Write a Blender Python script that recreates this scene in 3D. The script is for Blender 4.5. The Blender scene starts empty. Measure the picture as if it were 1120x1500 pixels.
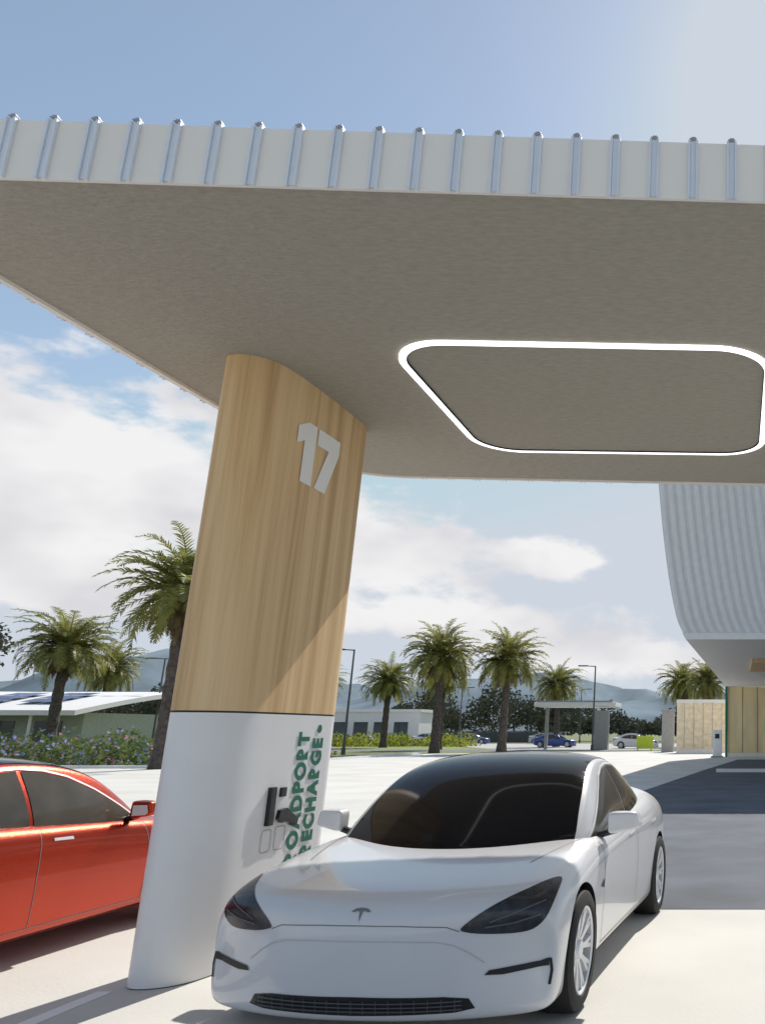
import bpy, bmesh, math, random
from mathutils import Vector, Matrix, geometry, noise
from mathutils.bvhtree import BVHTree
random.seed(7)
R=math.radians
scene=bpy.context.scene
COL=scene.collection

# ------------------------------------------------------------------ materials
def nd(nt,t,**kw):
    n=nt.nodes.new(t)
    for k,v in kw.items(): setattr(n,k,v)
    return n
def mat(name,col,rough=.5,metal=0,var=.08,scale=4,coat=0,bump=0,bscale=60,stretch=(1,1,1),emit=None,spec=.5,detail=4,trans=0):
    m=bpy.data.materials.new(name); m.use_nodes=True
    nt=m.node_tree; b=nt.nodes['Principled BSDF']; L=nt.links
    tc=nd(nt,'ShaderNodeTexCoord'); mp=nd(nt,'ShaderNodeMapping'); mp.inputs['Scale'].default_value=stretch
    L.new(tc.outputs['Object'],mp.inputs[0])
    no=nd(nt,'ShaderNodeTexNoise'); no.inputs['Scale'].default_value=scale; no.inputs['Detail'].default_value=detail
    L.new(mp.outputs[0],no.inputs[0])
    cr=nd(nt,'ShaderNodeValToRGB')
    cr.color_ramp.elements[0].position=.3; cr.color_ramp.elements[1].position=.7
    cr.color_ramp.elements[0].color=[c*(1-var) for c in col]+[1]
    cr.color_ramp.elements[1].color=[min(1,c*(1+var)) for c in col]+[1]
    L.new(no.outputs[0],cr.inputs[0]); L.new(cr.outputs[0],b.inputs['Base Color'])
    b.inputs['Roughness'].default_value=rough; b.inputs['Metallic'].default_value=metal
    b.inputs['Coat Weight'].default_value=coat; b.inputs['Coat Roughness'].default_value=.05
    b.inputs['Specular IOR Level'].default_value=spec
    if bump:
        n2=nd(nt,'ShaderNodeTexNoise'); n2.inputs['Scale'].default_value=bscale; n2.inputs['Detail'].default_value=5
        L.new(mp.outputs[0],n2.inputs[0])
        bp=nd(nt,'ShaderNodeBump'); bp.inputs['Strength'].default_value=bump; bp.inputs['Distance'].default_value=.02
        L.new(n2.outputs[0],bp.inputs['Height']); L.new(bp.outputs[0],b.inputs['Normal'])
    if emit:
        b.inputs['Emission Color'].default_value=(*col,1); b.inputs['Emission Strength'].default_value=emit
    if trans:
        out=nt.nodes['Material Output']
        tr=nd(nt,'ShaderNodeBsdfTranslucent'); mx=nd(nt,'ShaderNodeMixShader'); mx.inputs[0].default_value=trans
        L.new(cr.outputs[0],tr.inputs[0]); L.new(b.outputs[0],mx.inputs[1]); L.new(tr.outputs[0],mx.inputs[2]); L.new(mx.outputs[0],out.inputs[0])
    return m

def wood_mat(name,c1,c2,c3):
    m=bpy.data.materials.new(name); m.use_nodes=True
    nt=m.node_tree; b=nt.nodes['Principled BSDF']; L=nt.links
    tc=nd(nt,'ShaderNodeTexCoord'); mp=nd(nt,'ShaderNodeMapping'); mp.inputs['Scale'].default_value=(6,6,.22)
    L.new(tc.outputs['Object'],mp.inputs[0])
    n1=nd(nt,'ShaderNodeTexNoise'); n1.inputs['Scale'].default_value=1.3; n1.inputs['Detail'].default_value=6; n1.inputs['Distortion'].default_value=.5
    L.new(mp.outputs[0],n1.inputs[0])
    mp2=nd(nt,'ShaderNodeMapping'); mp2.inputs['Scale'].default_value=(60,60,.9)
    L.new(tc.outputs['Object'],mp2.inputs[0])
    n2=nd(nt,'ShaderNodeTexNoise'); n2.inputs['Scale'].default_value=1.5; n2.inputs['Detail'].default_value=4
    L.new(mp2.outputs[0],n2.inputs[0])
    cr=nd(nt,'ShaderNodeValToRGB'); e=cr.color_ramp.elements
    e[0].position=.30; e[0].color=(*c1,1); e[1].position=.72; e[1].color=(*c3,1)
    k=e.new(.5); k.color=(*c2,1)
    ad=nd(nt,'ShaderNodeMath',operation='MULTIPLY_ADD'); ad.inputs[1].default_value=.25; ad.inputs[2].default_value=-.125
    L.new(n2.outputs[0],ad.inputs[0])
    s=nd(nt,'ShaderNodeMath',operation='ADD'); L.new(n1.outputs[0],s.inputs[0]); L.new(ad.outputs[0],s.inputs[1])
    L.new(s.outputs[0],cr.inputs[0]); L.new(cr.outputs[0],b.inputs['Base Color'])
    b.inputs['Roughness'].default_value=.5
    return m

M={}
M['concrete']=mat('concrete_ground',(.62,.60,.555),.85,var=.10,scale=.5,bump=.15,bscale=30,detail=8)
M['asphalt']=mat('asphalt',(.095,.105,.125),.9,var=.25,scale=.9,bump=.4,bscale=40,detail=8)
M['road']=mat('road_asphalt',(.16,.16,.16),.9,var=.15,scale=.4)
M['earth']=mat('grass_ground',(.15,.17,.06),.95,var=.35,scale=.15,detail=6)
M['lawn']=mat('lawn_green',(.20,.25,.07),.95,var=.3,scale=.6,detail=6)
M['white']=mat('white_panel',(.84,.835,.85),.35,var=.015)
M['linepaint']=mat('line_paint',(.85,.85,.85),.6,var=.05)
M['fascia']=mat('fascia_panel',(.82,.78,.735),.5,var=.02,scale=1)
M['rib']=mat('rib_metal',(.76,.79,.84),.35,metal=.25,var=.03)
M['knob']=mat('knob_metal',(.45,.46,.48),.35,metal=.7,var=.05)
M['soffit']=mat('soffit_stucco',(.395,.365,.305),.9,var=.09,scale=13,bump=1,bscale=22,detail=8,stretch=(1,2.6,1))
M['wood']=wood_mat('oak_cladding',(.56,.35,.165),(.75,.51,.265),(.85,.63,.37))
M['gap']=mat('gap_dark',(.03,.03,.03),.6)
M['green']=mat('green_paint',(.006,.15,.085),.5)
M['black']=mat('black_plastic',(.012,.012,.014),.4)
M['led']=mat('led_ring',(1,1,1),.5,var=0,emit=1.6)
M['ribgrey']=mat('ribbed_cladding',(.72,.715,.72),.5,var=.04)
M['bwhite']=mat('white_render',(.82,.80,.78),.7,var=.03)
M['greycol']=mat('grey_render',(.34,.34,.34),.8,var=.08)
M['solar']=mat('solar_panel',(.03,.07,.20),.35,var=.3,scale=1)
M['wall']=mat('pale_wall',(.42,.46,.40),.8)
M['winglass']=mat('window_glass',(.05,.07,.09),.1)
M['leaf']=mat('palm_leaf',(.235,.235,.06),.55,var=.5,scale=1.2,trans=.42)
M['dead']=mat('dead_frond',(.16,.12,.06),.8,var=.35,scale=2)
M['trunk']=mat('palm_trunk',(.085,.07,.06),.9,var=.4,scale=6,bump=.8,bscale=8)
M['shrub']=mat('shrub_leaf',(.16,.21,.07),.7,var=.5,scale=.9,trans=.35)
M['tree']=mat('tree_leaf',(.075,.08,.048),.8,var=.5,scale=.25,trans=.2)
M['flower']=mat('blue_flower',(.42,.46,.88),.7,var=.2,trans=.3)
M['pflower']=mat('pink_flower',(.80,.38,.42),.7,var=.2,trans=.3)
M['yflower']=mat('yellow_shrub',(.50,.50,.07),.8,var=.4,trans=.3)
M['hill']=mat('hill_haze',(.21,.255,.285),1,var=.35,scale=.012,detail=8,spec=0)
M['pole']=mat('lamp_pole',(.10,.105,.11),.5,metal=.4)
M['lime']=mat('lime_sign',(.70,.80,.06),.6)

# ------------------------------------------------------------------ helpers
class MB:
    def __init__(s): s.v=[];s.f=[];s.m=[]
    def add(s,vs,fs,mi=0,mirror=False):
        o=len(s.v); s.v+= [tuple(v) for v in vs]
        s.f+=[tuple(i+o for i in f) for f in fs]; s.m+= ([mi]*len(fs) if isinstance(mi,int) else list(mi))
        if mirror:
            o=len(s.v); s.v+=[(-v[0],v[1],v[2]) for v in vs]
            s.f+=[tuple(i+o for i in reversed(f)) for f in fs]; s.m+= ([mi]*len(fs) if isinstance(mi,int) else list(mi))
    def box(s,x0,x1,y0,y1,z0,z1,mi=0,bev=0,mirror=False):
        bm=bmesh.new(); bmesh.ops.create_cube(bm,size=1)
        for v in bm.verts: v.co=Vector(((x0+x1)/2+v.co.x*(x1-x0),(y0+y1)/2+v.co.y*(y1-y0),(z0+z1)/2+v.co.z*(z1-z0)))
        if bev: bmesh.ops.bevel(bm,geom=bm.edges[:],offset=bev,segments=2,affect='EDGES',profile=.6)
        s.bm(bm,mi,mirror)
    def bm(s,bm,mi=0,mirror=False,useidx=False):
        bm.verts.index_update()
        s.add([v.co.copy() for v in bm.verts],[[v.index for v in f.verts] for f in bm.faces],([f.material_index for f in bm.faces] if useidx else mi),mirror)
        bm.free()
    def tube(s,p0,p1,r0,r1,n=10,mi=0,mirror=False):
        p0=Vector(p0);p1=Vector(p1);d=(p1-p0).normalized()
        a=d.orthogonal().normalized(); b=d.cross(a)
        vs=[];fs=[]
        for p,r in((p0,r0),(p1,r1)):
            for i in range(n):
                t=2*math.pi*i/n; vs.append(p+a*math.cos(t)*r+b*math.sin(t)*r)
        for i in range(n): fs.append((i,(i+1)%n,n+(i+1)%n,n+i))
        fs.append(tuple(reversed(range(n)))); fs.append(tuple(range(n,2*n)))
        s.add(vs,fs,mi,mirror)
    def obj(s,name,mats,smooth=None,loc=(0,0,0),rot=0,scale=(1,1,1)):
        me=bpy.data.meshes.new(name); me.from_pydata(s.v,[],s.f); me.update()
        for m in mats: me.materials.append(m)
        me.polygons.foreach_set('material_index',s.m)
        if smooth is not None:
            me.polygons.foreach_set('use_smooth',[True]*len(me.polygons))
            me.set_sharp_from_angle(angle=R(smooth))
        o=bpy.data.objects.new(name,me); COL.objects.link(o)
        o.location=loc; o.rotation_euler=(0,0,rot); o.scale=scale
        return o
def catmull(P,n,closed=False):
    out=[];N=len(P)
    rng=range(N) if closed else range(N-1)
    for i in rng:
        g=lambda k:Vector(P[k%N]) if closed else Vector(P[max(0,min(N-1,k))])
        a,b,c,d=g(i-1),g(i),g(i+1),g(i+2)
        for j in range(n):
            t=j/n
            out.append(.5*((2*b)+(c-a)*t+(2*a-5*b+4*c-d)*t*t+(3*b-a-3*c+d)*t**3))
    if not closed: out.append(Vector(P[-1]))
    return out
def inside(p,poly):
    x,y=p;c=False;n=len(poly);j=n-1
    for i in range(n):
        xi,yi=poly[i];xj,yj=poly[j]
        if (yi>y)!=(yj>y) and x<(xj-xi)*(y-yi)/(yj-yi)+xi: c=not c
        j=i
    return c
VIEWS={'front':lambda a,b:(Vector((a,-6,b)),Vector((0,1,0))),
       'rear':lambda a,b:(Vector((a,12,b)),Vector((0,-1,0))),
       'side':lambda a,b:(Vector((6,a,b)),Vector((-1,0,0))),
       'top':lambda a,b:(Vector((a,b,8)),Vector((0,0,-1)))}
def cast(bvh,view,a,b,off):
    o,d=VIEWS[view](a,b)
    h,n,i,t=bvh.ray_cast(o,d)
    if h is None:
        return None
    if n.dot(d)>0: n=-n
    return h+n*off
def decal(mb,bvh,outline,view,g=.03,off=.004,mi=0,mirror=False):
    pts=[]
    n=len(outline)
    for i in range(n):
        a=Vector(outline[i][:2]);b=Vector(outline[(i+1)%n][:2]); k=max(1,int((b-a).length/g))
        for j in range(k): pts.append(a.lerp(b,j/k))
    nb=len(pts); poly=[tuple(p) for p in pts]
    xs=[p[0] for p in poly];ys=[p[1] for p in poly]
    x=min(xs)+g*.5
    while x<max(xs):
        y=min(ys)+g*.5
        while y<max(ys):
            if inside((x,y),poly) and min((Vector((x,y))-q).length for q in pts[:nb])>g*.45: pts.append(Vector((x,y)))
            y+=g
        x+=g
    r=geometry.delaunay_2d_cdt(pts,[],[list(range(nb))],1,1e-5)
    vs=[cast(bvh,view,v.x,v.y,off) for v in r[0]]
    fs=[f for f in r[2] if all(vs[i] is not None for i in f)]
    vs=[v if v is not None else Vector((0,2,.5)) for v in vs]
    mb.add(vs,fs,mi,mirror)
def dline(mb,bvh,pts,view,w=.006,off=.003,mi=0,mirror=False,g=.03):
    P=[]
    for i in range(len(pts)-1):
        a=Vector(pts[i]);b=Vector(pts[i+1]);k=max(1,int((b-a).length/g))
        for j in range(k): P.append(a.lerp(b,j/k))
    P.append(Vector(pts[-1]))
    vs=[]
    for i,p in enumerate(P):
        d=(P[min(i+1,len(P)-1)]-P[max(i-1,0)]).normalized(); nn=Vector((-d.y,d.x))*w/2
        for q in(p+nn,p-nn): vs.append(cast(bvh,view,q.x,q.y,off))
    fs=[(2*i,2*i+1,2*i+3,2*i+2) for i in range(len(P)-1) if all(vs[k] is not None for k in(2*i,2*i+1,2*i+3,2*i+2))]
    vs=[v if v is not None else Vector((0,2,.5)) for v in vs]
    mb.add(vs,fs,mi,mirror)

def loft(sections,caps,nT):
    bm=bmesh.new(); rings=[]
    for half,y0,k,w in sections:
        full=list(half)+[(-x,z) for x,z in reversed(half[1:-1])]
        rings.append([bm.verts.new((x,y0+k*(abs(x)/w)**2.4,z)) for x,z in full])
    N=len(rings[0])
    for a,b in zip(rings[:-1],rings[1:]):
        for i in range(N):
            j=(i+1)%N; bm.faces.new((a[i],a[j],b[j],b[i]))
    H=len(sections[0][0])
    for ring,flip in((rings[0],True),(rings[-1],False)):
        idx=lambda i,s: i if s>0 or i==0 or i==H-1 else N-i
        for s in(1,-1):
            for i in range(nT):
                q=[ring[idx(i,s)],ring[idx(i+1,s)],ring[idx(H-2-i,s)],ring[idx(H-1-i,s)]]
                bm.faces.new(q)
            rest=[ring[idx(i,s)] for i in range(nT,H-1-nT+1)]
            if len(rest)>2: bm.faces.new(rest)
    bmesh.ops.recalc_face_normals(bm,faces=bm.faces)
    return bm
def subsurf(bm,lv,cutters=None):
    me=bpy.data.meshes.new('tmp'); bm.to_mesh(me); bm.free()
    o=bpy.data.objects.new('tmp',me); COL.objects.link(o)
    me.materials.append(M['white']); me.materials.append(M['black'])
    s=o.modifiers.new('s','SUBSURF'); s.levels=lv; s.render_levels=lv
    dg=bpy.context.evaluated_depsgraph_get(); dg.update()
    ev=o.evaluated_get(dg); bvm=bmesh.new(); bvm.from_mesh(ev.to_mesh()); bvh=BVHTree.FromBMesh(bvm); bvm.free()
    if cutters:
        for c in cutters:
            b=o.modifiers.new('b','BOOLEAN'); b.operation='DIFFERENCE'; b.object=c; b.solver='EXACT'
        dg=bpy.context.evaluated_depsgraph_get(); dg.update(); ev=o.evaluated_get(dg)
    r=bmesh.new(); r.from_mesh(ev.to_mesh())
    bpy.data.objects.remove(o)
    if cutters:
        for c in cutters: bpy.data.objects.remove(c)
    return r,bvh

# ------------------------------------------------------------------ CAR
def build_car_mesh():
    mb=MB()
    st=[# y    k    w    zb   zw   zsh  ysh  zt
     (.00,.31,.84,.38,.46,.55,.72,.57),
     (.01,.31,.88,.27,.44,.62,.76,.645),
     (.03,.30,.915,.17,.42,.67,.78,.70),
     (.09,.28,.93,.13,.45,.72,.79,.75),
     (.25,.22,.935,.13,.5,.77,.80,.790),
     (.52,.14,.94,.14,.55,.820,.80,.830),
     (.85,.08,.94,.15,.58,.868,.80,.868),
     (1.2,.04,.935,.16,.6,.905,.81,.905),
     (1.7,0,.93,.16,.6,.925,.83,.94),
     (2.4,0,.93,.16,.6,.95,.84,.975),
     (3.1,0,.935,.16,.6,.985,.84,1.01),
     (3.65,0,.94,.17,.62,1.01,.82,1.05),
     (4.1,-.08,.925,.2,.65,1.03,.76,1.09),
     (4.45,-.2,.89,.25,.65,1.04,.70,1.12),
     (4.6,-.26,.85,.32,.65,.98,.66,1.08),
     (4.69,-.3,.78,.42,.6,.80,.6,.86)]
    secs=[]
    for y,k,w,zb,zw,zsh,ysh,zt in st:
        d=zt-zsh
        h=[(0,zt),(.36*ysh,zt-.03*d),(.74*ysh,zt-.25*d),(ysh,zsh+.1*d),(.5*(ysh+w)+.03,zsh-.20*(zsh-zw)),(w*.99,zsh-.52*(zsh-zw)),(w,zw),
           (w*.985,zb+.38*(zw-zb)),(w*.97,zb+.1*(zw-zb)),(w*.9,zb),(w*.6,zb),(.3*w,zb),(0,zb)]
        secs.append((h,y,k,w))
    bm=loft(secs,True,3)
    cut=[]
    for s in(1,-1):
        for y in(.84,3.715):
            cb=bmesh.new(); bmesh.ops.create_cone(cb,cap_ends=True,segments=48,radius1=.37,radius2=.37,depth=.55)
            me=bpy.data.meshes.new('c')
            for f in cb.faces: f.material_index=1
            cb.to_mesh(me); cb.free(); me.materials.append(M['white']); me.materials.append(M['black'])
            o=bpy.data.objects.new('c',me); COL.objects.link(o); o.rotation_euler=(0,R(90),0); o.location=(s*.93,y,.345); cut.append(o)
    body,bvh=subsurf(bm,3,cut)
    mb.bm(body,0,useidx=True)
    gs=[#y k zt yt zr yb
     (.90,.42,.83,.70,.82,.76),(1.00,.42,.91,.72,.90,.80),(1.25,.37,1.065,.73,1.03,.84),(1.58,.28,1.25,.70,1.19,.85),
     (1.93,.18,1.40,.65,1.33,.85),(2.4,.08,1.465,.61,1.39,.845),(2.9,0,1.465,.59,1.39,.84),(3.4,-.04,1.40,.57,1.315,.82),
     (3.85,-.08,1.27,.54,1.19,.78),(4.2,-.1,1.14,.51,1.07,.70),(4.4,-.1,1.02,.48,.96,.62)]
    secs=[]
    for y,k,zt,yt,zr,yb in gs:
        zb=min(.93,zr-.02)
        h=[(0,zt),(.5*yt,zt-.01),(.86*yt,zt-.035),(yt+.015,zr),(yt+.03,zr-.04*(zr-zb)),(.45*yt+.55*yb+.02,(zr+zb)/2),(yb,zb),(yb-.01,.7),(.6*yb,.7),(.3*yb,.7),(0,.7)]
        secs.append((h,y,k,max(yb,.6)))
    g=loft(secs,True,3)
    gh,gb=subsurf(g,3)
    mb.bm(gh,0)
    half=catmull([(0,.93),(.3,.96),(.57,1.07),(.70,1.20),(.735,1.36),(.71,1.56),(.665,1.87),(.615,2.2),(.58,2.6),(.56,3.0),(.53,3.4),(.50,3.8),(.44,4.1),(.25,4.2),(0,4.22)],3)
    out=[tuple(p) for p in half]+[(-p[0],p[1]) for p in reversed(half[1:-1])]
    decal(mb,gb,out,'top',.05,.004,2)
    w1=[(1.46,.88),(1.68,1.01),(1.95,1.16),(2.2,1.272),(2.42,1.326),(2.62,1.345),(2.62,.88)]
    w2=[(2.66,.90),(2.66,1.347),(3.0,1.332),(3.3,1.27),(3.5,1.19),(3.68,1.08),(3.6,.98),(3.4,.93)]
    for wdw in(w1,w2): decal(mb,gb,wdw,'side',.05,.004,10,True)
    dline(mb,gb,[(1.46,.90),(1.68,1.027),(1.95,1.176),(2.2,1.288),(2.42,1.343),(2.64,1.363),(3.0,1.35),(3.3,1.29),(3.5,1.21),(3.72,1.09)],'side',.014,.006,4,True)
    hl=catmull([(.485,.598),(.56,.663),(.65,.718),(.74,.758),(.82,.785),(.860,.770),(.872,.69),(.855,.62),(.80,.568),(.72,.556),(.59,.564),(.51,.578)],3,True)
    decal(mb,bvh,[tuple(p) for p in hl],'front',.02,.004,7,True)
    for a,b,c in(((.61,.620),(.72,.660),(.84,.70)),((.59,.595),(.72,.61),(.83,.64))): dline(mb,bvh,[a,b,c],'front',.008,.008,8,True,.02)
    decal(mb,bvh,[(.60,.36),(.62,.382),(.84,.402),(.88,.415),(.88,.375),(.84,.372),(.68,.355)],'front',.02,.005,1,True)
    dline(mb,bvh,[(.885,.412),(.893,.35),(.885,.28)],'front',.012,.005,1,True,.015)
    gr=[(-.57,.205),(-.54,.255),(-.43,.270),(0,.277),(.43,.270),(.54,.255),(.57,.205),(.48,.190),(0,.183),(-.48,.190)]
    decal(mb,bvh,gr,'front',.03,.004,1)
    for z in(.208,.227,.247): dline(mb,bvh,[(-.51,z),(.51,z)],'front',.006,.012,8)
    for i in range(-8,9): dline(mb,bvh,[(i*.06,.195),(i*.06,.26)],'front',.004,.010,8)
    dline(mb,bvh,[(-.48,.582),(-.42,.606),(-.2,.617),(0,.619),(.2,.617),(.42,.606),(.48,.582)],'front',.005,.002,5)
    dline(mb,bvh,[(.60,.42),(.53,.475),(.46,.515),(.38,.535),(.2,.542),(0,.543)],'front',.006,.002,9,True)
    dline(mb,bvh,[(.64,.72),(.70,1.0),(.75,1.25),(.77,1.42)],'top',.006,.002,5,True)
    em=[(-.05,.685),(-.03,.698),(0,.702),(.03,.698),(.05,.685),(.035,.682),(.02,.687),(.008,.685),(0,.635),(-.008,.685),(-.02,.687),(-.035,.682)]
    decal(mb,bvh,em,'front',.02,.004,5)
    for p in([(1.42,.25),(1.40,.6),(1.50,.93)],[(2.62,.25),(2.64,.6),(2.64,.95)],[(3.3,.30),(3.45,.55),(3.62,.8),(3.62,1.0)],[(1.42,.25),(3.3,.25)]):
        dline(mb,bvh,p,'side',.007,.002,5,True)
    for y in(2.42,3.42): decal(mb,bvh,[(y-.1,.83),(y+.1,.838),(y+.1,.858),(y-.09,.852)],'side',.02,.006,4,True)
    decal(mb,bvh,[(1.30,.62),(1.40,.66),(1.38,.60)],'side',.02,.005,1,True)
    decal(mb,bvh,[(1.25,.155),(1.25,.20),(3.3,.20),(3.3,.155)],'side',.03,.003,1,True)
    tl=[(.48,.86),(.50,.92),(.70,.95),(.84,.93),(.84,.86),(.7,.84)]
    decal(mb,bvh,tl,'rear',.02,.004,6,True)
    decal(mb,bvh,[(-.5,.25),(-.5,.36),(.5,.36),(.5,.25)],'rear',.03,.004,1)
    m=bmesh.new(); bmesh.ops.create_cube(m,size=1)
    for v in m.verts:
        t=.5+v.co.x; top=v.co.z>0
        v.co=Vector((.90+.205*t-(.02 if (top and t>.5) else 0), 1.64+.05*t+v.co.y*(.16-.05*t), .99+v.co.z*(.155-.045*t)+.018*t))
    bmesh.ops.subdivide_edges(m,edges=m.edges[:],cuts=2,use_grid_fill=True)
    m,mbv=subsurf(m,2)
    mb.bm(m,0,True)
    decal(mb,mbv,[(.935,.945),(.935,1.03),(1.06,1.035),(1.075,.97),(1.05,.955)],'rear',.02,.004,4,True)
    mb.tube((.80,1.62,.90),(.95,1.66,.94),.028,.022,8,1,True)
    def wheel(cx,cy,cz,s):
        prof=[(-.11,.20),(-.115,.24),(-.118,.30),(-.10,.33),(-.06,.337),(.06,.337),(.10,.33),(.118,.30),(.115,.25),(.105,.243),(.095,.243)]
        n=48;vs=[];fs=[]
        for i in range(n):
            a=2*math.pi*i/n
            for x,r in prof: vs.append((cx+s*x,cy+r*math.cos(a),cz+r*math.sin(a)))
        P=len(prof)
        for i in range(n):
            for j in range(P-1):
                q=(i*P+j,i*P+j+1,((i+1)%n)*P+j+1,((i+1)%n)*P+j); fs.append(q if s>0 else q[::-1])
        mb.add(vs,fs,3)
        prof=[(.100,.247),(.108,.243),(.100,.232),(.03,.222),(-.02,.215),(-.02,.05)]
        vs=[];fs=[];mi=[];P=len(prof)
        for i in range(n):
            a=2*math.pi*i/n
            for x,r in prof: vs.append((cx+s*x,cy+r*math.cos(a),cz+r*math.sin(a)))
        for i in range(n):
            for j in range(P-1):
                q=(i*P+j,i*P+j+1,((i+1)%n)*P+j+1,((i+1)%n)*P+j); fs.append(q); mi.append(4 if j<2 else 9 if j<4 else 5)
        mb.add(vs,fs,mi)
        for k in range(10):
            for dd in(-.10,.10):
                a0=2*math.pi*k/10; a1=a0+dd
                pts=[]
                for r,aa,ww,xo in((.045,a0,.014,.075),(.13,a0+dd*.35,.013,.088),(.236,a1,.012,.098)):
                    c=Vector((0,math.cos(aa),math.sin(aa))); t=Vector((0,-math.sin(aa),math.cos(aa)))
                    for q in(-1,1): pts.append(Vector((cx+s*xo,cy,cz))+c*r+t*q*ww)
                    for q in(-1,1): pts.append(Vector((cx+s*(xo-.03),cy,cz))+c*r+t*q*ww*1.2)
                fs=[]
                for b in(0,4):
                    fs+=[(b,b+1,b+5,b+4),(b,b+4,b+6,b+2),(b+1,b+3,b+7,b+5)]
                mb.add(pts,fs,4)
        mb.tube((cx+s*.06,cy,cz),(cx+s*.095,cy,cz),.062,.05,24,4)
    for s in(1,-1):
        wheel(s*.83,.84,.337,s); wheel(s*.83,3.715,.337,s)
    return mb.obj('parked_car',[],smooth=40)

def flake_paint(name,col,rough=.3,flake=False,coat=.6):
    m=mat(name,col,rough,var=.02,scale=3,coat=coat)
    if flake:
        nt=m.node_tree;b=nt.nodes['Principled BSDF']
        b.inputs['Metallic'].default_value=.9
        n=nd(nt,'ShaderNodeTexNoise'); n.inputs['Scale'].default_value=140; n.inputs['Detail'].default_value=2
        tc=nd(nt,'ShaderNodeTexCoord')
        nt.links.new(tc.outputs['Object'],n.inputs[0])
        bp=nd(nt,'ShaderNodeBump'); bp.inputs['Strength'].default_value=.45; bp.inputs['Distance'].default_value=.004
        nt.links.new(n.outputs[0],bp.inputs['Height']); nt.links.new(bp.outputs[0],b.inputs['Normal'])
    return m
P_white=flake_paint('car_paint_white',(.735,.725,.745),.28,coat=.8)
P_red=flake_paint('car_paint_red',(.52,.040,.008),.26,True,.35)
P_blue=flake_paint('car_paint_blue',(.04,.08,.30),.3)
carmats=[P_white,M['black'],mat('car_glass',(.008,.008,.010),.08,var=0,spec=.13),mat('tyre_rubber',(.02,.02,.02),.8,bump=.1),
   mat('alloy_rim',(.84,.84,.86),.4,metal=.2),mat('seam_grey',(.20,.20,.21),.5),mat('tail_red',(.35,.01,.01),.2),
   mat('headlight_lens',(.030,.032,.040),.2,var=.5,scale=25,coat=.0,spec=.5),mat('grille_grey',(.10,.10,.11),.5),mat('shade_grey',(.56,.56,.58),.5),
   mat('side_glass',(.085,.075,.06),.08,var=.25,scale=3,spec=.3)]
car=build_car_mesh()
for m in carmats: car.data.materials.append(m)
car.location=(-2.02,4.97,0); car.rotation_euler=(0,0,R(-4.2)); car.scale=(1.09,1,1)
def dup_car(loc,rot,paint,scale=(1,1,1)):
    o=bpy.data.objects.new('parked_car',car.data); COL.objects.link(o)
    o.location=loc;o.rotation_euler=(0,0,rot);o.scale=scale
    o.material_slots[0].link='OBJECT'; o.material_slots[0].material=paint
    return o
dup_car((-6.05,9.36,0),R(180),P_red,(1.03,1,.99))
dup_car((-17.4,96,0),R(90),P_blue)
dup_car((-8.0,90,0),R(90),P_white)
dup_car((-67.5,82,0),R(90),P_white)
P_silver=flake_paint('car_paint_silver',(.4,.41,.43),.3)
for k,(x,p) in enumerate(((-40,P_white),(-34,P_blue),(-46,P_white),(-52,P_silver),(-24,P_silver),(-12,P_silver))): dup_car((x,122,0),R(90),p)

# ------------------------------------------------------------------ GROUND
def sheet(name,pts,z,m):
    mb=MB(); mb.add([(x,y,z) for x,y in pts],[tuple(range(len(pts)))],0); return mb.obj(name,[m])
sheet('ground',[(-4000,-1500),(4000,-1500),(4000,6000),(-4000,6000)],0,M['earth'])
sheet('pavement',[(-75,-30),(60,-30),(60,76),(-8,76),(-24,68),(-24,41.2),(-75,41.2)],.004,M['concrete'])
sheet('asphalt_lane',[(-1.6,8.75),(-2.6,12),(-2.76,24.6),(-1.4,40),(0,54),(40,54),(40,8.75)],.008,M['asphalt'])
sheet('access_road',[(-120,78),(-8,78),(-8,83),(-120,83)],.004,M['road'])
sheet('lawn',[(-120,83.2),(-24,83.2),(-34,106),(-120,106)],.004,M['lawn'])
sheet('parking_area',[(-22,84),(20,84),(20,126),(-60,126),(-60,108),(-34,106)],.004,mat('light_asphalt',(.42,.41,.40),.9,var=.1,scale=.4))
mb=MB(); mb.box(-.9,12,37,37.5,.0,.13); mb.box(-24.2,-24.0,41.2,68,0,.13); mb.box(-75,-24,41.0,41.2,0,.13); mb.obj('kerb',[M['linepaint']])
mb=MB(); mb.box(-4.10,-4.0,2.6,6.1,.005,.009); mb.box(-7.9,-7.8,4,9.5,.005,.009); mb.box(-.2,-.1,0,4.6,.005,.009); mb.obj('bay_line_marking',[M['linepaint']])

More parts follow.
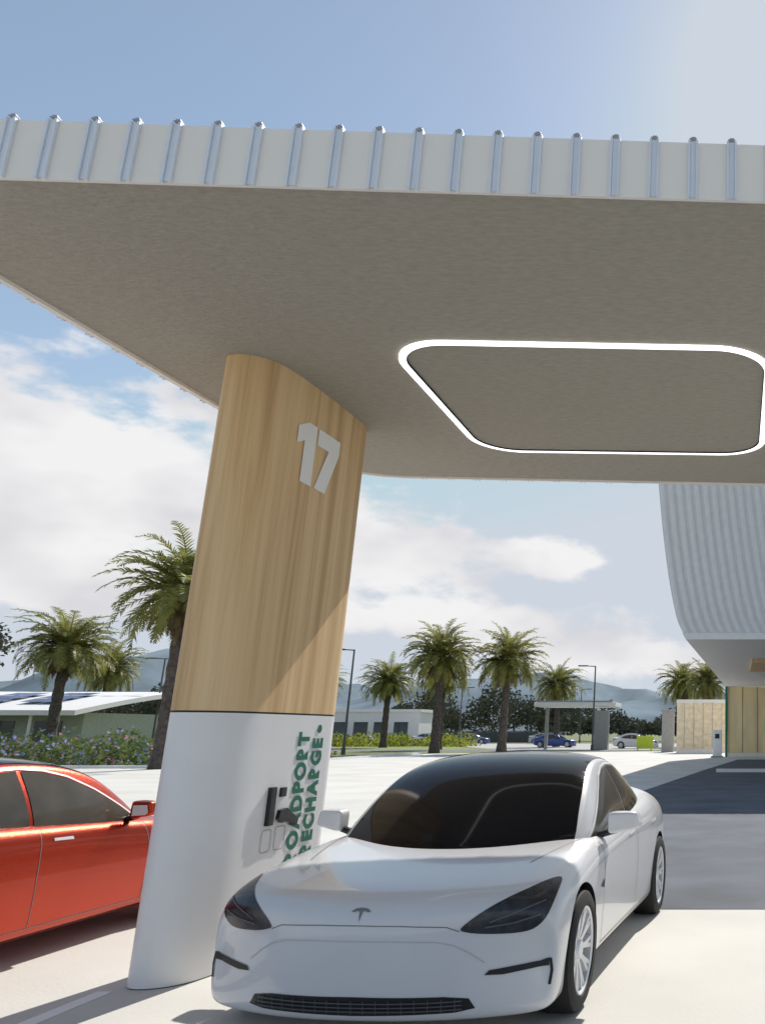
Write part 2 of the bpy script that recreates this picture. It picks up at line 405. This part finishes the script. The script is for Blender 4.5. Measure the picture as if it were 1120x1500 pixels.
# ------------------------------------------------------------------ CANOPY
def canopy():
    FL=Vector((-4.8,3.88));FR=Vector((7,4.49));RR=Vector((7,10.25));RL=Vector((-4.6,9.38))
    def corner(p,a,b,r,n=10):
        da=(a-p).normalized()*r; db=(b-p).normalized()*r; o=[]
        for i in range(n+1):
            t=i/n; o.append((1-t)**2*(p+da)+2*t*(1-t)*p+t*t*(p+db))
        return o
    ring=corner(FL,RL,FR,.12)+corner(FR,FL,RR,.2)+corner(RR,FR,RL,.3)+corner(RL,RR,FL,.9)
    ctr=sum(ring,Vector((0,0)))/len(ring)
    n=len(ring); mb=MB()
    def lay(z,ins): return [(p.x+(ctr-p).normalized().x*ins,p.y+(ctr-p).normalized().y*ins,z) for p in ring]
    L=[lay(4.45,.06),lay(4.43,.05),lay(4.43,.0),lay(4.785,.0),lay(4.80,.05)]
    vs=[v for l in L for v in l]; fs=[];mi=[]
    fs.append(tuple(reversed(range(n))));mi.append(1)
    for k in range(4):
        for i in range(n):
            j=(i+1)%n; fs.append((k*n+i,k*n+j,(k+1)*n+j,(k+1)*n+i)); mi.append(0)
    fs.append(tuple(range(4*n,5*n)));mi.append(0)
    mb.add(vs,fs,mi)
    def ribs(a,b,sp,nrm):
        d=(b-a);Ln=d.length;d.normalize();k=int(Ln/sp)
        for i in range(k+1):
            c=a+d*(sp*.4+i*sp)
            if (c-a).length>Ln-.05: break
            def bx(u0,u1,o0,o1,z0,z1,m):
                P=[c+d*u0+nrm*o0,c+d*u1+nrm*o0,c+d*u1+nrm*o1,c+d*u0+nrm*o1]
                v=[(p.x,p.y,z0) for p in P]+[(p.x,p.y,z1) for p in P]
                mb.add(v,[(3,2,1,0),(4,5,6,7),(0,1,5,4),(1,2,6,5),(2,3,7,6),(3,0,4,7)],m)
            bx(-.027,-.015,.001,.020,4.424,4.79,2); bx(.015,.027,.001,.020,4.424,4.79,2); bx(-.014,.014,.001,.008,4.436,4.788,2)
            bx(-.020,.020,-.02,.012,4.802,4.808,3); bx(-.010,.014,-.012,.008,4.809,4.818,3)
    dn=lambda a,b:Vector(((b-a).y,-(b-a).x)).normalized()
    ribs(FL,FR,.213,dn(FL,FR)); ribs(RL+(FL-RL).normalized()*.9,FL,.26,dn(RL,FL)); ribs(RR,RL+(RR-RL).normalized()*.9,.30,dn(RR,RL))
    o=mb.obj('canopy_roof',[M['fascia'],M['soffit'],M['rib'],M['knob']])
    def rr(x0,x1,y0,y1,r,z,sh=.045,n=10):
        out=[]
        for cx,cy,a0 in((x1-r,y1-r,0),(x0+r,y1-r,90),(x0+r,y0+r,180),(x1-r,y0+r,270)):
            for i in range(n+1):
                a=R(a0+90*i/n); x=cx+r*math.cos(a);y=cy+r*math.sin(a); out.append((x,y+sh*(x-x0),z))
        return out
    lb=MB()
    def band(i0,i1,z0,z1,mi):
        A=rr(-2.66+i0,.27-i0,5.87+i0,8.48-i0,.46-i0,z0);B=rr(-2.66+i1,.27-i1,5.87+i1,8.48-i1,.46-i1,z1);n=len(A)
        lb.add(A+B,[(i,(i+1)%n,n+(i+1)%n,n+i) for i in range(n)],mi)
    band(0,0,4.449,4.430,0); band(0,.056,4.430,4.430,0); band(.056,.056,4.430,4.449,1); band(.056,.064,4.444,4.444,1)
    l=lb.obj('led_ring',[M['led'],M['gap']]); l.parent=o
canopy()

# ------------------------------------------------------------------ PILLAR
def pillar():
    A=catmull([(-3.545,7.76),(-3.552,7.35),(-3.562,6.97),(-3.59,6.50),(-3.66,6.26),(-3.80,6.15),(-3.94,6.16),(-4.01,6.28),(-4.04,6.6),(-4.02,7.1),(-3.93,7.55),(-3.75,7.84),(-3.60,7.90)],6)
    ring=[(p.x,p.y) for p in A]; n=len(ring)
    c=(sum(p[0] for p in ring)/n,sum(p[1] for p in ring)/n)
    mb=MB()
    def seg(z0,z1,ins,mi,nz=1):
        R2=[(c[0]+(x-c[0])*(1-ins),c[1]+(y-c[1])*(1-ins)) for x,y in ring]
        vs=[];fs=[]
        for k in range(nz+1):
            z=z0+(z1-z0)*k/nz; vs+=[(x,y,z) for x,y in R2]
        for k in range(nz):
            for i in range(n):
                j=(i+1)%n; fs.append((k*n+j,k*n+i,(k+1)*n+i,(k+1)*n+j))
        fs.append(tuple(range(n))); fs.append(tuple(reversed(range(nz*n,nz*n+n))))
        mb.add(vs,fs,mi)
    seg(.011,1.752,0,0); seg(0,.010,.01,2); seg(1.753,1.765,.015,2); seg(1.766,4.46,0,1)
    bm=bmesh.new(); vv=[bm.verts.new((x,y,z)) for z in(0,5) for x,y in ring]
    for i in range(n):
        j=(i+1)%n; bm.faces.new((vv[j],vv[i],vv[n+i],vv[n+j]))
    bm.normal_update(); bvh=BVHTree.FromBMesh(bm); bm.free()
    y0=6.62;z0=3.60;S=.52
    def P(l): return [(y0+a*S,z0+b*S) for a,b in l]
    decal(mb,bvh,P([(.20,0),(.53,0),(.53,1.0),(.28,1.0),(0,.86),(.0,.58),(.20,.67)]),'side',.05,.006,3)
    decal(mb,bvh,P([(.58,1.0),(.58,.72),(.94,.72),(.62,0),(.97,0),(1.30,.76),(1.30,1.0)]),'side',.05,.006,3)
    def text(s,zs,ze,yb,cap):
        cu=bpy.data.curves.new('t','FONT'); cu.body=s; cu.size=1; cu.offset=.055; cu.space_character=1.2
        o=bpy.data.objects.new('t',cu); COL.objects.link(o)
        dg=bpy.context.evaluated_depsgraph_get(); dg.update()
        me=o.evaluated_get(dg).to_mesh()
        xs=[v.co.x for v in me.vertices];ys=[v.co.y for v in me.vertices];x0,x1=min(xs),max(xs);yy0,yy1=min(ys),max(ys)
        vs=[]
        for v in me.vertices:
            z=zs+(v.co.x-x0)/(x1-x0)*(ze-zs); y=yb-(v.co.y-yy0)/(yy1-yy0)*cap
            vs.append(cast(bvh,'side',y,z,.006) or Vector((-3.6,y,z)))
        mb.add(vs,[tuple(p.vertices) for p in me.polygons],4)
        bpy.data.objects.remove(o)
    text('ROADPORT',.60,1.62,7.38,.18); text('RECHARGE',.64,1.57,7.61,.18)
    ring_o=[(7.53+.035*math.cos(R(a)),1.645+.035*math.sin(R(a))) for a in range(0,360,30)]
    decal(mb,bvh,ring_o,'side',.03,.006,4)
    def xb(y0,y1,z0,z1,t,mi,bev=.004): mb.box(-3.60,-3.556+t,y0,y1,z0,z1,mi,bev)
    xb(6.86,6.94,.93,1.21,.020,5); xb(7.02,7.10,1.13,1.20,.014,5)
    G=[(6.98,.975),(7.00,1.035),(7.10,1.045),(7.16,1.01),(7.24,.975),(7.29,.95),(7.27,.90),(7.20,.925),(7.12,.945),(7.04,.94)]
    v=[(-3.548,a,b) for a,b in G]+[(-3.518,a,b) for a,b in G]; k=len(G)
    mb.add(v,[tuple(range(k,2*k)),tuple(reversed(range(k)))]+[(i,(i+1)%k,k+(i+1)%k,k+i) for i in range(k)],5)
    def rrect(y0,y1,z0,z1,r=.03):
        P=[]
        for cy,cz,a0 in((y1-r,z1-r,0),(y0+r,z1-r,90),(y0+r,z0+r,180),(y1-r,z0+r,270)):
            for i in range(5): a=R(a0+22.5*i); P.append((cy+r*math.cos(a),cz+r*math.sin(a)))
        P.append(P[0]); dline(mb,bvh,P,'side',.006,.005,6,g=.02)
    rrect(6.84,6.97,.74,.90); rrect(7.02,7.16,.74,.91)
    mb.obj('charging_pillar',[M['white'],M['wood'],M['gap'],mat('numeral_white',(.92,.91,.90),.5,var=.02),M['green'],M['black'],M['greycol']],smooth=30)
pillar()

# ------------------------------------------------------------------ RIBBED BUILDING
def building():
    mb=MB()
    TOP=10.6
    sil=catmull([(-2.90,TOP),(-2.82,9.8),(-2.66,8.4),(-2.42,6.8),(-2.14,5.5),(-1.9,4.95)],4)
    sil=[(p.x,p.y) for p in sil]
    n=len(sil)
    vs=[];fs=[]
    for y,dx in((30,0),(62,1.05)):
        for x,z in sil: vs.append((x+dx,y,z))
        vs.append((14,y,4.95)); vs.append((14,y,TOP))
    N=n+2
    fs.append(tuple(range(N))); fs.append(tuple(reversed(range(N,2*N))))
    for i in range(N):
        j=(i+1)%N; fs.append((j,i,N+i,N+j))
    mb.add(vs,fs,0)
    x0=.03
    while x0<14:
        P=[(x+x0,z) for x,z in sil]
        v=[]
        for x,z in P:
            v+=[(x,29.98,z),(x+.06,29.955,z),(x+.15,29.955,z),(x+.21,29.98,z)]
        f=[]
        for i in range(len(P)-1):
            for j in range(3): f.append((4*i+j,4*i+j+1,4*i+4+j+1,4*i+4+j))
        mb.add(v,f,0); x0+=.31
    v=[(-1.93,29.9,4.94),(14,29.9,4.94),(14,29.9,4.72),(-1.80,29.9,4.72),(-.85,62,4.94),(14,62,4.94),(14,62,4.72),(-.78,62,4.62)]
    mb.add(v,[(0,1,2,3),(5,4,7,6),(3,2,6,7),(0,3,7,4),(0,4,5,1)],1)
    mb.box(.6,1.6,38,44,4.55,4.70,2,.0)
    o=mb.obj('ribbed_building',[M['ribgrey'],M['bwhite'],M['wood']])
    w=MB()
    w.box(-.70,14,60,60.4,0,4.6,0); w.box(-.86,-.71,59.8,60.5,0,4.65,1)
    for i in range(3): w.box(4.6+i*3,6.6+i*3,59.95,59.99,.1,3.2,2)
    for i in range(14): w.box(.3+i*1.0,.32+i*1.0,59.97,59.995,.3,4.6,2)
    w.box(-.69,14,59.9,59.94,0,.25,3)
    ww=w.obj('wood_clad_wall',[mat('pale_ply',(.86,.70,.42),.7,var=.12,scale=2,stretch=(1,1,.2)),M['green'],M['gap'],M['bwhite']]); ww.parent=o
building()
mb=MB(); mb.box(-4.9,-1.0,71,71.3,0,3.9,0); mb.box(-4.95,-.95,70.95,71.35,3.9,4.15,1); mb.box(-4.9,-1.0,70.97,70.99,0,.3,1)
for i in range(5): mb.box(-4.3+i*.75,-4.28+i*.75,70.97,70.99,.31,3.88,2)
mb.obj('plywood_wall',[mat('pale_ply2',(.82,.69,.50),.8,var=.15,scale=3),M['bwhite'],M['greycol']])
mb=MB(); mb.box(-6.35,-5.35,74,74.8,0,3.3,0,.03); mb.box(-6.42,-5.28,73.95,74.85,3.3,3.45,0); mb.obj('gate_pillar',[M['greycol']])
mb=MB(); mb.box(-13.6,-12.3,84,85,0,3.6,0,.03); mb.box(-18.5,-18.2,85,85.3,0,3.9,0); mb.box(-19.3,-11.6,83.5,88,3.95,4.35,1,.04); mb.box(-19,-11.9,83.6,87.8,4.36,4.5,0)
mb.obj('entrance_shelter',[M['greycol'],M['bwhite']])
mb=MB(); mb.box(-9.1,-7.6,80,80.1,.15,1.25,0,.02); mb.tube((-9.0,80.2,0),(-9.0,80.2,1.3),.04,.04,8,1); mb.tube((-7.8,80.2,0),(-7.8,80.2,1.3),.04,.04,8,1); mb.obj('lime_sign',[M['lime'],M['pole']])
for x,y in((-1.35,58),):
    mb=MB(); mb.box(x-.3,x+.3,y,y+.3,.0,1.75,0,.05); mb.box(x-.14,x+.14,y-.012,y-.003,1.2,1.5,1); mb.box(x-.4,x+.4,y-.1,y+.4,0,.1,2); mb.obj('charging_station',[M['white'],M['black'],M['greycol']])
mb=MB()
for i in range(60): mb.box(-45+i*.26,-44.9+i*.26,131,131.06,0,1.7,0)
mb.box(-45,-29.4,130.9,130.98,1.65,1.75,0); mb.box(-45,-29.4,131.08,131.12,.1,1.6,0)
mb.obj('metal_fence',[M['pole']])

def solar():
    mb=MB(); n=16; X0,X1=-85,-46.5
    zf=lambda t: 3.1+2.0*math.sin(math.pi*min(1,t*.95+.03)*.5)
    vs=[];fs=[]
    for i in range(n+1):
        t=i/n; y=62+t*16; z=zf(t)
        vs+=[(X0,y,z),(X1,y,z-.1),(X0,y,z-.35),(X1,y,z-.45)]
    for i in range(n):
        a=4*i;b=a+4; fs+=[(a,a+1,b+1,b),(a+2,b+2,b+3,a+3),(a+1,a+3,b+3,b+1),(a,b,b+2,a+2)]
    fs+=[(0,2,3,1),(4*n,4*n+1,4*n+3,4*n+2)]
    mb.add(vs,fs,0)
    for k in range(8):
        x=-81+k*4.1
        for r in range(3):
            for c in range(2):
                v=[]
                for tt in(.16+r*.12,.16+r*.12+.11):
                    y=62+tt*16; z=zf(tt)+.10
                    v+=[(x+c*1.3-tt*2,y,z),(x+c*1.3+1.25-tt*2,y,z-.02)]
                mb.add(v,[(0,1,3,2)],1)
    mb.box(-84,-48,65,77,0,3.0,2)
    for k in range(10): mb.box(-83+k*3.5,-81+k*3.5,64.93,64.98,.9,2.4,3)
    for k in range(6): mb.tube((-80+k*6,62.6,0),(-80+k*6,62.6,3.0),.1,.1,8,0)
    mb.obj('solar_roof_building',[M['bwhite'],M['solar'],M['wall'],M['winglass']])
solar()
mb=MB(); mb.box(-68,-46,128,134,0,4.4,0); mb.box(-68.3,-45.7,127.7,134.3,4.4,4.8,1)
for k in range(7): mb.box(-67+k*2.9,-65+k*2.9,127.93,127.98,1,3,2)
mb.obj('white_building',[M['bwhite'],M['white'],M['winglass']])

def lamp(x,y,h,arm):
    mb=MB(); mb.tube((0,0,0),(0,0,h),.10,.06,10); mb.tube((0,0,0),(0,0,.5),.16,.15,10)
    for a in arm:
        mb.tube((0,0,h-.05),(a*.8,0,h),.045,.04,8); mb.box(min(a*.7,a*1.6),max(a*.7,a*1.6),-.16,.16,h-.05,h+.06,0,.03)
    mb.obj('street_lamp',[M['pole']],smooth=40,loc=(x,y,0))
lamp(-28.7,65,7.6,(-1,)); lamp(-13.3,81.5,7.6,(-1,)); lamp(-48,73,7.6,(-1,1)); lamp(-37,118,7.4,(-1,1)); lamp(-50,125,8,(-1,1)); lamp(-24,135,8,(-1,1)); lamp(-56,95,6,(-1,1))

# ------------------------------------------------------------------ PALMS
def palm_mesh(seed,H):
    rnd=random.Random(seed); mb=MB()
    n=12; segs=16; vs=[];fs=[]
    lean=rnd.uniform(-.3,.3)
    for k in range(segs+1):
        t=k/segs; r=.34-.10*t+(.05*(k%2))
        if t>.88: r+=.14*math.sin((t-.88)/.12*math.pi*.6)
        if t<.08: r+=.12*(1-t/.08)
        for i in range(n):
            a=2*math.pi*i/n; vs.append((lean*t*t+r*math.cos(a),r*math.sin(a),H*t))
    for k in range(segs):
        for i in range(n): fs.append((k*n+i,k*n+(i+1)%n,(k+1)*n+(i+1)%n,(k+1)*n+i))
    mb.add(vs,fs,1)
    top=Vector((lean,0,H))
    NF=96
    for f in range(NF+22):
        dead=f>=NF
        az=f*2.399963+rnd.uniform(-.2,.2)
        if dead: el=R(rnd.uniform(-75,-35)); L=rnd.uniform(1.3,2.2)
        else:
            u=f/NF; el=R(86-115*u**.85+rnd.uniform(-9,9)); L=rnd.uniform(2.9,4.2)*(1-.12*u)
        hd=Vector((math.cos(az),math.sin(az),0)); side=Vector((-math.sin(az),math.cos(az),0))
        p=top+hd*.2+Vector((0,0,rnd.uniform(-.2,.25) if not dead else -.25)); S=12; pts=[p.copy()];dirs=[]
        e=el; bend=R(rnd.uniform(4.5,8.5))*(1.0 if not dead else .5)
        for s in range(S):
            d=hd*math.cos(e)+Vector((0,0,math.sin(e))); dirs.append(d); p=p+d*(L/S); pts.append(p.copy()); e=max(R(-88),e-bend*(.5+s/S*1.3))
        dirs.append(dirs[-1])
        mi=2 if dead else 0
        tw=rnd.uniform(-.35,.35)
        for s in range(S):
            w0=.045*(1-s/S)+.01;w1=.045*(1-(s+1)/S)+.01
            mb.add([pts[s]-side*w0,pts[s]+side*w0,pts[s+1]+side*w1,pts[s+1]-side*w1],[(0,1,2,3)],mi)
        NL=26
        for k in range(NL):
            t=.12+.88*k/(NL-1); q=t*S; i=min(S-1,int(q)); c=pts[i].lerp(pts[i+1],q-i); d=dirs[i]
            up=side.cross(d).normalized()
            if up.z<0: up=-up
            ll=.62*math.sin(math.pi*min(1,(.18+.80*t)))**.6*(1 if not dead else .6)*rnd.uniform(.85,1.1)
            for sg in(-1,1):
                ld=(side*sg*math.cos(tw*sg)*.85+d*.75+up*(rnd.uniform(-.15,.45)+tw*sg*.5)).normalized()
                tip=c+ld*ll+Vector((0,0,-.14*ll))
                wv=d*.05
                mid=c+ld*ll*.5
                mb.add([c-wv,c+wv,mid+wv*.8,tip,mid-wv*.8],[(0,1,2,3,4)],mi)
    return mb.obj('palm_tree',[M['leaf'],M['trunk'],M['dead']])
protos=[]
P=[(-26.0,40.3,7.9,.98),(-45.6,59,7.2,1.0),(-58,80.5,7.2,.88),(-37.6,94.5,6.9,1.0),(-23.8,70,7.5,1.0),(-28.2,84,7.0,.85),(-18.8,71,7.2,.98),
   (-20.3,99.5,6.8,.95),(-6.3,99.5,6.9,.95),(-3.2,92,6.6,.85),(-47.5,99,6.8,.95),(-75,70,8,1)]
for i,(x,y,h,s) in enumerate(P):
    if i<4: o=palm_mesh(11+i,7.6); protos.append(o)
    else:
        o=bpy.data.objects.new('palm_tree',protos[i%4].data); COL.objects.link(o)
    o.location=(x,y,0); o.rotation_euler=(0,0,i*1.7); o.scale=(s,s,h/7.6)

# ------------------------------------------------------------------ FOLIAGE MASSES
def foliage(name,blobs,size,mats,frac=(1,),seed=1,n_per=220):
    rnd=random.Random(seed); mb=MB()
    for (cx,cy,cz,rx,ry,rz) in blobs:
        for _ in range(int(n_per)):
            u=rnd.uniform(-.3,1);a=rnd.uniform(0,6.283);rr=rnd.uniform(.55,1.05)
            s=math.sqrt(max(0,1-u*u))
            c=Vector((cx+rx*rr*s*math.cos(a),cy+ry*rr*s*math.sin(a),max(.03,cz+rz*rr*u)))
            d1=Vector((rnd.gauss(0,1),rnd.gauss(0,1),rnd.gauss(0,1))).normalized(); d2=d1.orthogonal().normalized()
            z=size*rnd.uniform(.6,1.4)
            r=rnd.random(); mi=0
            for k,fv in enumerate(frac):
                if r<fv: mi=k;break
            if mi>0: z*=.8; c.z+=.06
            mb.add([c-d1*z,c-d2*z*.5,c+d1*z,c+d2*z*.5],[(0,1,2,3)],mi)
    return mb.obj(name,mats)
rnd=random.Random(5)
bl=[(rnd.uniform(-52,-25),rnd.uniform(42.0,54),.15,rnd.uniform(.7,1.5),rnd.uniform(.6,1.2),rnd.uniform(.5,1.7)) for _ in range(120)]
foliage('flower_bed',bl,.13,[M['shrub'],M['flower'],M['pflower']],(.80,.94,1),3,260)
bl=[(rnd.uniform(-48,-32),rnd.uniform(100,106),.2,2,1.2,rnd.uniform(.8,1.5)) for _ in range(20)]
foliage('yellow_hedge',bl,.2,[M['yflower'],M['shrub']],(.6,1),4,200)
bl=[]
for i in range(150):
    x=-180+i*1.45+rnd.uniform(-1,1); y=rnd.uniform(145,175); h=max(3.5,rnd.uniform(4.5,8.5)+(2.0*math.sin(x*.11)))
    for k in range(3): bl.append((x+rnd.uniform(-1.5,1.5),y,h*rnd.uniform(.25,.72),rnd.uniform(1.8,3.2),2.5,h*.36))
foliage('distant_trees',bl,.34,[M['tree']],(1,),8,160)
bl=[]
for i in range(9):
    bl.append((-64+rnd.uniform(-5,3),72+rnd.uniform(-3,3),6+rnd.uniform(-2,3.0),2.6,2.4,2.2))
fo=foliage('crown',bl,.22,[M['tree']],(1,),9,520)
t=MB(); t.tube((-64.5,72,0),(-64,72,6),.35,.2,10)
tt=t.obj('broadleaf_tree',[M['trunk']]); fo.parent=tt

def hills():
    vs=[];fs=[];nx=240;ny=12
    for j in range(ny+1):
        for i in range(nx+1):
            x=-2600+i*16; y=1000+j*60; t=j/ny
            prof=math.sin(math.pi*t)
            h=noise.fractal(Vector((x*.0055,y*.004,3.1)),1,2,6)*48+50+60*math.exp(-((x+870)/170)**2)+14*math.exp(-((x+330)/120)**2)
            vs.append((x,y,max(-2,h*prof)))
    for j in range(ny):
        for i in range(nx):
            a=j*(nx+1)+i; fs.append((a,a+1,a+nx+2,a+nx+1))
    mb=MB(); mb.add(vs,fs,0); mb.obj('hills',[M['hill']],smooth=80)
hills()

# ------------------------------------------------------------------ WORLD
AZ,EL=10,42
w=bpy.data.worlds.new('World'); scene.world=w; w.use_nodes=True
nt=w.node_tree; L=nt.links; nt.nodes.clear()
out=nd(nt,'ShaderNodeOutputWorld'); bg=nd(nt,'ShaderNodeBackground'); bg.inputs[1].default_value=.12
sky=nd(nt,'ShaderNodeTexSky'); sky.sky_type='NISHITA'; sky.sun_disc=False; sky.sun_elevation=R(EL); sky.sun_rotation=R(AZ)
sky.air_density=1.1; sky.dust_density=.35; sky.ozone_density=1.0
lo=nd(nt,'ShaderNodeVectorMath',operation='MINIMUM'); lo.inputs[1].default_value=(4.9,5.3,6.1)
L.new(sky.outputs[0],lo.inputs[0])
hz=nd(nt,'ShaderNodeVectorMath',operation='MULTIPLY_ADD'); hz.inputs[1].default_value=(.84,.84,.84); hz.inputs[2].default_value=(.95,1.10,1.10)
L.new(lo.outputs[0],hz.inputs[0]); L.new(hz.outputs[0],bg.inputs[0])
tc=nd(nt,'ShaderNodeTexCoord'); sx=nd(nt,'ShaderNodeSeparateXYZ'); L.new(tc.outputs['Generated'],sx.inputs[0])
def m2(op,a,b=None,c=None):
    n=nd(nt,'ShaderNodeMath',operation=op)
    for i,v in enumerate((a,b,c)):
        if v is None: continue
        if isinstance(v,(int,float)): n.inputs[i].default_value=v
        else: L.new(v,n.inputs[i])
    return n.outputs[0]
az=m2('ARCTAN2',sx.outputs[0],sx.outputs[1]); el=m2('ARCSINE',sx.outputs[2])
cv=nd(nt,'ShaderNodeCombineXYZ'); L.new(m2('MULTIPLY',az,5.0),cv.inputs[0]); L.new(m2('MULTIPLY',el,10.0),cv.inputs[1])
def noi(scale,detail,rough,dist=0):
    n=nd(nt,'ShaderNodeTexNoise'); n.inputs['Scale'].default_value=scale; n.inputs['Detail'].default_value=detail; n.inputs['Roughness'].default_value=rough; n.inputs['Distortion'].default_value=dist
    L.new(cv.outputs[0],n.inputs[0]); return n.outputs[0]
n1=noi(1.9,6,.56,.1); n2=noi(1.3,3,.5)
def blob(a,e,ra,re,wt=1):
    dx=m2('DIVIDE',m2('SUBTRACT',az,R(a)),R(ra)); dy=m2('DIVIDE',m2('SUBTRACT',el,R(e)),R(re))
    s=m2('ADD',m2('MULTIPLY',dx,dx),m2('MULTIPLY',dy,dy))
    return m2('MULTIPLY',m2('EXPONENT',m2('MULTIPLY',s,-1.0)),wt)
tot=None
for b in((-42,13.4,13,5.0,1.4),(-39,7.5,8,1.6,1.1),(-22,11,7,2.8),(-17,6.6,9,1.5),(-12.5,11,2.6,1.2),(-6,4.5,8,1.4),(35,10,20,4),(-75,11,14,4),(150,14,60,5)):
    q=blob(*b); tot=q if tot is None else m2('ADD',tot,q)
hi=m2('MULTIPLY',m2('MAXIMUM',m2('SUBTRACT',el,R(19)),0.0),-3.0)
dens=m2('ADD',m2('ADD',m2('MULTIPLY',tot,.9),hi),m2('MULTIPLY',m2('SUBTRACT',n1,.5),1.9))
mr=nd(nt,'ShaderNodeMapRange',interpolation_type='SMOOTHSTEP'); mr.inputs[1].default_value=.28; mr.inputs[2].default_value=.62; mr.inputs[3].default_value=0; mr.inputs[4].default_value=.95
L.new(dens,mr.inputs[0])
cr=nd(nt,'ShaderNodeValToRGB'); e=cr.color_ramp.elements; e[0].position=.36; e[0].color=(.72,.71,.74,1); e[1].position=.6; e[1].color=(.93,.92,.92,1)
L.new(n2,cr.inputs[0])
bc=nd(nt,'ShaderNodeBackground'); bc.inputs[1].default_value=.98; L.new(cr.outputs[0],bc.inputs[0])
mx=nd(nt,'ShaderNodeMixShader'); L.new(mr.outputs[0],mx.inputs[0]); L.new(bg.outputs[0],mx.inputs[1]); L.new(bc.outputs[0],mx.inputs[2]); L.new(mx.outputs[0],out.inputs[0])

sl=bpy.data.lights.new('sun','SUN'); sl.energy=4.9; sl.angle=R(.5); sl.color=(1,.955,.885)
so=bpy.data.objects.new('sun',sl); COL.objects.link(so)
d=Vector((math.sin(R(AZ))*math.cos(R(EL)),math.cos(R(AZ))*math.cos(R(EL)),math.sin(R(EL))))
so.rotation_euler=d.to_track_quat('Z','Y').to_euler(); so.location=(0,0,30)

# ------------------------------------------------------------------ CAMERA
cd=bpy.data.cameras.new('camera'); cam=bpy.data.objects.new('camera',cd); COL.objects.link(cam)
cd.sensor_fit='VERTICAL'; cd.sensor_height=24; cd.lens=24*1260/1500; cd.shift_x=-520/1500; cd.clip_end=8000; cd.clip_start=.05
cam.location=(0,0,1.62); cam.rotation_euler=(R(90+14.34),0,0)
scene.camera=cam
scene.view_settings.view_transform='Standard'; scene.view_settings.look='None'; scene.view_settings.exposure=0
